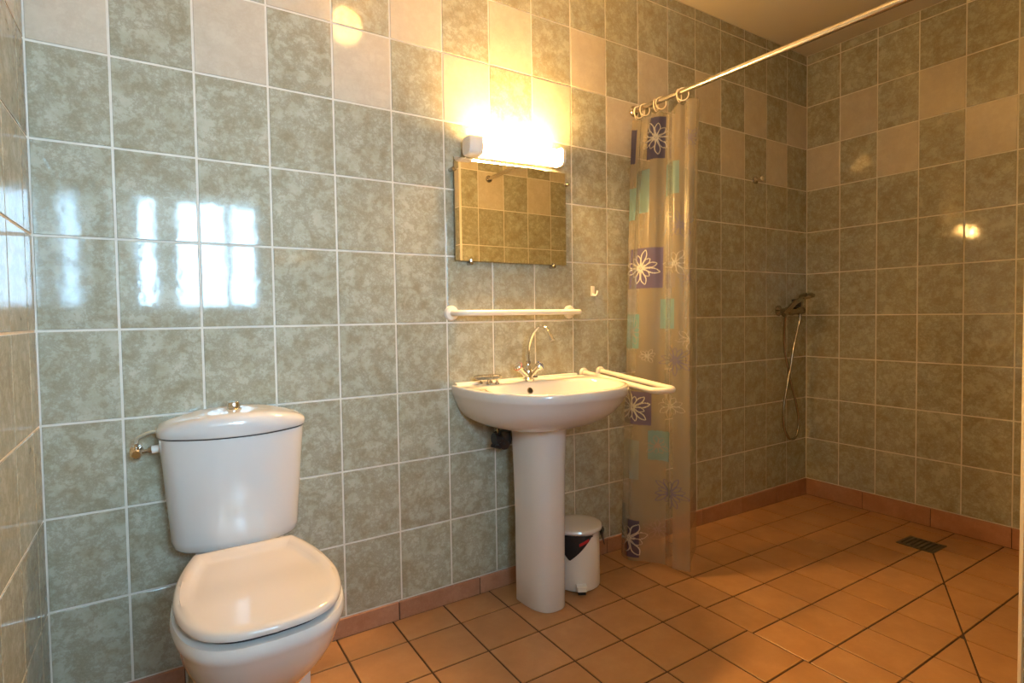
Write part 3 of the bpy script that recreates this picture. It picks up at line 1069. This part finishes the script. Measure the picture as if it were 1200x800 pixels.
hand = thing('hand_shower', 'chrome hand shower resting on the shower mixer with a long looped hose', 'shower head', (3.28, -0.08, 1.10))
hp = smooth_path([(3.232, -0.090, 1.085), (3.275, -0.092, 1.108), (3.325, -0.096, 1.142), (3.395, -0.104, 1.170)], 6)
bm = bmesh.new()
tube(bm, hp, [0.0115 + 0.003 * math.sin(PI * i / (len(hp) - 1)) for i in range(len(hp))], 16)
obj('handle', bm, M_SHOWER, hand, 50)
bm = bmesh.new()
ax = Vector((-0.30, -0.05, 1.0)).normalized()
spin(bm, [(0.012, 0.014), (0.034, 0.010), (0.043, 0.003), (0.044, -0.004), (0.040, -0.008), (0.001, -0.009)], (3.425, -0.106, 1.182), ax, 28)
obj('spray_head', bm, M_SHOWER, hand, 40)
bm = bmesh.new()
spin(bm, [(0.015, 0), (0.017, 0.006), (0.017, 0.018), (0.012, 0.024)], (3.226, -0.089, 1.074), (0.85, -0.03, 0.52), 16)
obj('end_nut', bm, M_SHOWER, hand, 40)
bm = bmesh.new()
hose = smooth_path([(3.432, ym, 1.060), (3.428, -0.060, 1.03), (3.412, -0.054, 0.967), (3.386, -0.048, 0.867), (3.361, -0.046, 0.76), (3.325, -0.046, 0.647), (3.293, -0.046, 0.526), (3.302, -0.044, 0.426),
                    (3.345, -0.042, 0.362), (3.382, -0.040, 0.343), (3.425, -0.038, 0.347), (3.459, -0.036, 0.391), (3.466, -0.034, 0.457), (3.440, -0.031, 0.561), (3.396, -0.030, 0.666), (3.361, -0.030, 0.769),
                    (3.324, -0.034, 0.87), (3.292, -0.050, 0.97), (3.262, -0.076, 1.058), (3.250, -0.087, 1.085)], 8)
tube(bm, hose, 0.0068, 10)
obj('hose', bm, M_SHOWER, hand, 50)

# ------------------------------------------------------------------ shower floor drain
dx0, dx1, dy0, dy1 = 3.225, 3.375, -0.822, -0.668
dz = floor_z(3.30)
drain = thing('floor_drain', 'square tarnished metal floor drain in the shower floor near the right wall', 'drain', (3.30, -0.745, dz))
bm = bmesh.new()
t_ = (floor_z(dx1) - floor_z(dx0))


def dquad(x0, x1, y0, y1, h0, h1):
    loft(bm, [[(x, y0, floor_z(x) + h0), (x, y1, floor_z(x) + h0), (x, y1, floor_z(x) + h1), (x, y0, floor_z(x) + h1)] for x in (x0, x1)])


for a in ((dx0, dx0 + 0.014, dy0, dy1), (dx1 - 0.014, dx1, dy0, dy1), (dx0 + 0.014, dx1 - 0.014, dy0, dy0 + 0.014), (dx0 + 0.014, dx1 - 0.014, dy1 - 0.014, dy1)):
    dquad(*a, 0.0004, 0.004)
obj('frame', bm, M_DRAIN, drain, None)
bm = bmesh.new()
dquad(dx0 + 0.014, dx1 - 0.014, dy0 + 0.014, dy1 - 0.014, 0.0003, 0.0012)
obj('well', bm, M_BLACK, drain, None)
for k in range(6):
    bm = bmesh.new()
    y = dy0 + 0.014 + (k + 0.5) * (dy1 - dy0 - 0.028) / 6
    dquad(dx0 + 0.0145, dx1 - 0.0145, y - 0.006, y + 0.006, 0.0013, 0.0034)
    obj('grate_bar', bm, M_DRAIN, drain, None)

# ------------------------------------------------------------------ pedal bin and its liner
TX, TY = 1.692, -0.148
pb = thing('pedal_bin', 'small round white pedal bin on the floor right of the pedestal', 'bin', (TX, TY, 0))
bm = bmesh.new()
spin(bm, [(0.084, 0.001), (0.090, 0.006), (0.0905, 0.05), (0.0895, 0.16), (0.087, 0.205), (0.080, 0.222), (0.076, 0.226)], (TX, TY, 0), (0, 0, 1), 40)
obj('body', bm, M_WPLAS, pb, 40)
bm = bmesh.new()
spin(bm, [(0.094, 0.228), (0.100, 0.231), (0.1015, 0.238), (0.098, 0.246), (0.085, 0.251), (0.045, 0.254), (0.001, 0.255)], (TX, TY, 0), (0, 0, 1), 40)
obj('lid', bm, M_SEAT, pb, 30)
pd = Vector((-0.50, -0.87, 0)).normalized()
bm = bmesh.new()
c = Vector((TX, TY, 0)) + pd * 0.100
sdv = Vector((-pd.y, pd.x, 0))
rg = []
for k, z in ((0.0, 0.020), (0.0, 0.037)):
    rg.append([c + sdv * a + pd * b2 + Vector((0, 0, z)) for a, b2 in ((-0.019, -0.016), (0.019, -0.016), (0.020, 0.020), (0.015, 0.024), (-0.015, 0.024), (-0.020, 0.020))])
loft(bm, rg)
tag(obj('pedal', bm, M_WPLAS, pb, 30), 'pale foot pedal')
bm = bmesh.new()
rg = []
for z in (0.004, 0.0195):
    rg.append([c + sdv * a + pd * b2 + Vector((0, 0, z)) for a, b2 in ((-0.015, -0.016), (0.015, -0.016), (0.015, 0.014), (-0.015, 0.014))])
loft(bm, rg)
tag(obj('pedal_block', bm, M_GAP, pb, 30), 'dark rubber block under the pedal')

liner = thing('bin_liner', 'dark plastic liner bag hanging out from under the lid of the pedal bin', 'bag', (TX, TY, 0.2))


def drape(a0, a1, prof, rad=0.0915):
    """sheet hugging the bin between angles a0..a1; prof gives how far it hangs."""
    bm = bmesh.new()
    n = 22
    rows = []
    for rr2 in (0.0, 0.003):
        for j in range(8):
            row = []
            for i in range(n):
                t = i / (n - 1)
                a = a0 + (a1 - a0) * t
                h = prof(t)
                z = 0.227 - h * j / 7
                R_ = rad + rr2 + 0.003 * math.sin(9 * t + 3 * j / 7) + 0.003
                row.append((TX + R_ * math.cos(a), TY + R_ * math.sin(a), z))
            rows.append(row)
    ring_rows = rows[:8] + rows[:7:-1]
    V = [[bm.verts.new(p) for p in row] for row in ring_rows]
    m = len(V)
    for k in range(m):
        A, B = V[k], V[(k + 1) % m]
        for i in range(n - 1):
            bm.faces.new([A[i], A[i + 1], B[i + 1], B[i]])
    return bm


lf = obj('front_flap', drape(math.radians(180), math.radians(272), lambda t: 0.008 + 0.092 * max(0, 1 - abs(t - 0.36) / 0.60) ** 0.9), M_LINER, liner, 60)
obj('side_flap', drape(math.radians(-72), math.radians(10), lambda t: 0.006 + 0.070 * max(0, 1 - abs(t - 0.50) / 0.45), 0.103), M_LINER, liner, 60)
bm = bmesh.new()
rws = []
for dr in (0.0, 0.0006):
    for e in (0, 1):
        rws.append([(TX + (0.1035 + dr) * math.cos(a), TY + (0.1035 + dr) * math.sin(a), 0.200 + 0.018 * (k / 9) - e * 0.012) for k, a in enumerate([math.radians(236 + 2.4 * i) for i in range(10)])])
V = [[bm.verts.new(p) for p in row] for row in (rws[0], rws[1], rws[3], rws[2])]
for k in range(4):
    A, B = V[k], V[(k + 1) % 4]
    for i in range(9): bm.faces.new([A[i], A[i + 1], B[i + 1], B[i]])
tag(obj('print_stripe', bm, M_RED, lf, None), 'red printed stripe')

# ------------------------------------------------------------------ curtain rod, rings, curtain
rod = thing('curtain_rod', 'straight steel shower curtain rod running from the tiled wall across the shower', 'curtain rod', (2.17, 0, 2.029))
RA, RB = Vector((2.167, -0.001, 2.029)), Vector((2.201, YA + 0.001, 2.020))


def rod_at(y):
    t = (y - RA.y) / (RB.y - RA.y)
    return RA + (RB - RA) * t


bm = bmesh.new()
tube(bm, [RA, RB], 0.0115, 16)
obj('pole', bm, M_STEEL, rod, 50)
flange(rod, RA + Vector((0, 0.0005, 0)), (0, -1, 0), 0.024, M_DCHROME)
flange(rod, RB - Vector((0, 0.0005, 0)), (0, 1, 0), 0.024, M_DCHROME)
ring_y = [(-0.018, 0.5), (-0.034, -0.3), (-0.058, 0.35), (-0.072, -0.35), (-0.138, 0.35), (-0.168, -0.45), (-0.268, 0.3), (-0.288, -0.75)]
ring_words = ['closest to the wall', 'second from the wall', 'third from the wall', 'fourth from the wall', 'fifth from the wall',
              'sixth from the wall', 'seventh from the wall, next to last', 'farthest from the wall']
for (y, tw), wds in zip(ring_y, ring_words):
    c = rod_at(y)
    bm = bmesh.new()
    cz = c.z - 0.012
    pts = []
    for i in range(28):
        a = 2 * PI * i / 28
        lx, lz = 0.024 * math.cos(a), 0.026 * math.sin(a)
        pts.append((lx * math.cos(tw), lx * math.sin(tw), lz))
    tube(bm, pts, 0.0026, 8, closed=True)
    ro = obj('curtain_ring', bm, M_RING, None, 50)
    ro.location = (c.x, c.y, cz)
    tag(ro, 'ivory plastic curtain ring on the rod, ' + wds, 'curtain ring', 'rings on the shower curtain rod')

# the curtain as one sheet: plan path at the top and at the bottom, blended downwards
top_plan = [(2.150, -0.012), (2.166, -0.030), (2.176, -0.048), (2.160, -0.060), (2.146, -0.082), (2.142, -0.112), (2.146, -0.142), (2.158, -0.168), (2.182, -0.180),
            (2.190, -0.200), (2.172, -0.222), (2.160, -0.250), (2.172, -0.275), (2.194, -0.288), (2.176, -0.302), (2.166, -0.325), (2.190, -0.350), (2.214, -0.345), (2.222, -0.320), (2.240, -0.300)]
bot_plan = [(2.010, -0.075), (1.985, -0.090), (1.972, -0.118), (1.975, -0.145), (1.988, -0.170), (2.005, -0.190), (2.022, -0.210), (2.040, -0.228), (2.055, -0.250),
            (2.062, -0.275), (2.064, -0.300), (2.070, -0.325), (2.080, -0.348), (2.090, -0.372), (2.104, -0.380), (2.130, -0.352), (2.185, -0.312), (2.250, -0.272), (2.310, -0.238)]
NS, NZ = 620, 660
tp = smooth_path([(x, y, 0) for x, y in top_plan], 60)
bp_ = smooth_path([(x, y, 0) for x, y in bot_plan], 60)
ZT, ZB = 1.985, 0.022


def samp(path, s):
    q = s * (len(path) - 1)
    i = min(int(q), len(path) - 2)
    return path[i].lerp(path[i + 1], q - i)


tops = [samp(tp, i / (NS - 1)) for i in range(NS)]
bots = [samp(bp_, i / (NS - 1)) for i in range(NS)]


def ring_gap(y):
    """the hem sags between rings"""
    ys = [-q2[0] for q2 in ring_y]
    yy = -y
    if yy <= ys[0]: return 0.0
    for a, b2 in zip(ys, ys[1:]):
        if a <= yy <= b2:
            t = (yy - a) / (b2 - a)
            return (b2 - a) * 0.30 * 4 * t * (1 - t)
    return 0.0


sag = [ring_gap(p.y) + 0.004 for p in tops]
zrod = [rod_at(p.y).z - 0.040 for p in tops]
V = []
for j in range(NZ):
    w = j / (NZ - 1)                       # 0 top .. 1 bottom
    k = w ** 0.75
    for i in range(NS):
        p = tops[i].lerp(bots[i], k)
        zt_ = zrod[i] - sag[i]
        z = zt_ + (ZB - zt_) * w
        V.append((p.x + 0.003 * math.sin(i * 0.05 + 5 * w) * w, p.y, max(z, 0.006)))
F = []
for j in range(NZ - 1):
    b0 = j * NS
    for i in range(NS - 1):
        F.append((b0 + i, b0 + i + 1, b0 + NS + i + 1, b0 + NS + i))
me = bpy.data.meshes.new('shower_curtain')
me.from_pydata(V, [], F)

NAVY, PURP, TEAL, WHITE, GREY, BLUE = (0.035, 0.04, 0.14), (0.12, 0.10, 0.25), (0.13, 0.36, 0.42), (0.72, 0.74, 0.72), (0.36, 0.35, 0.40), (0.13, 0.13, 0.28)
# print: squares (s0, s1, z0, z1, colour, coverage) and flowers (s, z, radius m, petals, colour, line half-width, coverage); s in 0..1 across the sheet
SQUARES = [
    (0.0, 0.06, 1.775, 1.935, NAVY, 0.95), (0.275, 0.438, 1.768, 1.955, NAVY, 0.95), (0.09, 0.307, 1.535, 1.728, TEAL, 0.72), (0.0, 0.14, 1.514, 1.662, TEAL, 0.75),
    (0.456, 0.631, 1.598, 1.738, TEAL, 0.72), (0.03, 0.442, 1.202, 1.380, PURP, 0.92), (0.482, 0.602, 1.200, 1.262, BLUE, 0.35), (0.0, 0.233, 0.938, 1.090, TEAL, 0.85),
    (0.423, 0.594, 1.026, 1.154, TEAL, 0.75), (0.0, 0.354, 0.608, 0.752, PURP, 0.92), (0.327, 0.545, 0.461, 0.588, TEAL, 0.75), (0.0, 0.253, 0.370, 0.540, TEAL, 0.40),
    (0.120, 0.261, 0.034, 0.195, NAVY, 0.93), (0.0, 0.112, 0.098, 0.255, NAVY, 0.9), (0.86, 0.985, 0.170, 0.300, NAVY, 0.6), (0.88, 1.0, 0.47, 0.60, TEAL, 0.4),
]
FLOWERS = []


def finish_curtain():
    attr = me.attributes.new('print', 'FLOAT_COLOR', 'POINT')
    import numpy as np
    VV = np.array(V).reshape(NZ, NS, 3)
    seg = np.linalg.norm(np.diff(VV, axis=1), axis=2)
    arc = np.concatenate([np.zeros((NZ, 1)), np.cumsum(seg, axis=1)], axis=1)      # metres along the sheet on every row
    s = np.linspace(0, 1, NS)[None, :].repeat(NZ, 0)
    z = VV[:, :, 2]
    C = np.zeros((NZ, NS, 4))
    for s0, s1, z0, z1, c, cov in SQUARES:
        m = (s >= s0) & (s <= s1) & (z >= z0) & (z <= z1)
        C[m] = (*c, cov)
    for fs, fz_, R_, n, c, lw, cov in FLOWERS:
        j = int(np.argmin(abs(z[:, int(fs * (NS - 1))] - fz_)))
        a = (arc - arc[:, int(fs * (NS - 1))][:, None]) / 1.3
        b = z - fz_
        rr = np.hypot(a, b) / R_
        th = np.arctan2(b, a)
        ph = (th / (2 * math.pi) * n) % 1.0 - 0.5                      # -0.5..0.5 inside each petal
        k = np.floor(th / (2 * math.pi) * n)
        ln = 0.82 + 0.18 * np.sin(k * 2.3 + fs * 40)                   # petals of unequal length
        q = rr / ln
        lat = np.abs(np.sin(ph * 2 * math.pi / n)) * rr * R_
        width = 1.5 / n * R_ * np.sin(np.pi * np.clip(q, 0, 1) ** 1.8)
        edge = np.abs(lat - width)
        m = (q < 1.0) & (edge < lw) & (q > 0.08)
        m |= rr < 0.05
        C[m] = (*c, cov)
    attr.data.foreach_set('color', C.astype('f').ravel())


FLOWERS += [
    (0.353, 1.862, 0.080, 11, (0.50, 0.52, 0.58), 0.0018, 0.9), (0.235, 1.292, 0.082, 12, WHITE, 0.0021, 0.95), (0.787, 1.823, 0.050, 12, BLUE, 0.0018, 0.7), (0.642, 1.464, 0.066, 12, BLUE, 0.0018, 0.75),
    (0.599, 1.303, 0.062, 9, WHITE, 0.0017, 0.6), (0.604, 0.894, 0.070, 14, BLUE, 0.0019, 0.85), (0.316, 0.908, 0.035, 9, WHITE, 0.0014, 0.5), (0.14, 1.010, 0.058, 8, GREY, 0.0015, 0.6),
    (0.170, 0.682, 0.076, 12, WHITE, 0.0021, 0.95), (0.554, 0.700, 0.060, 9, WHITE, 0.0016, 0.55), (0.419, 0.523, 0.048, 9, GREY, 0.0014, 0.5), (0.556, 0.332, 0.072, 14, BLUE, 0.0020, 0.9),
    (0.429, 0.166, 0.050, 10, GREY, 0.0015, 0.4), (0.165, 0.115, 0.080, 9, WHITE, 0.0021, 0.9), (0.754, 1.239, 0.045, 10, BLUE, 0.0016, 0.6), (0.80, 0.98, 0.055, 9, WHITE, 0.0015, 0.5),
]
finish_curtain()
cur = link_mesh('shower_curtain', me, M_CURTAIN, None, 180)
tag(cur, 'translucent shower curtain with blue squares and flower outlines, drawn aside against the wall', 'curtain')
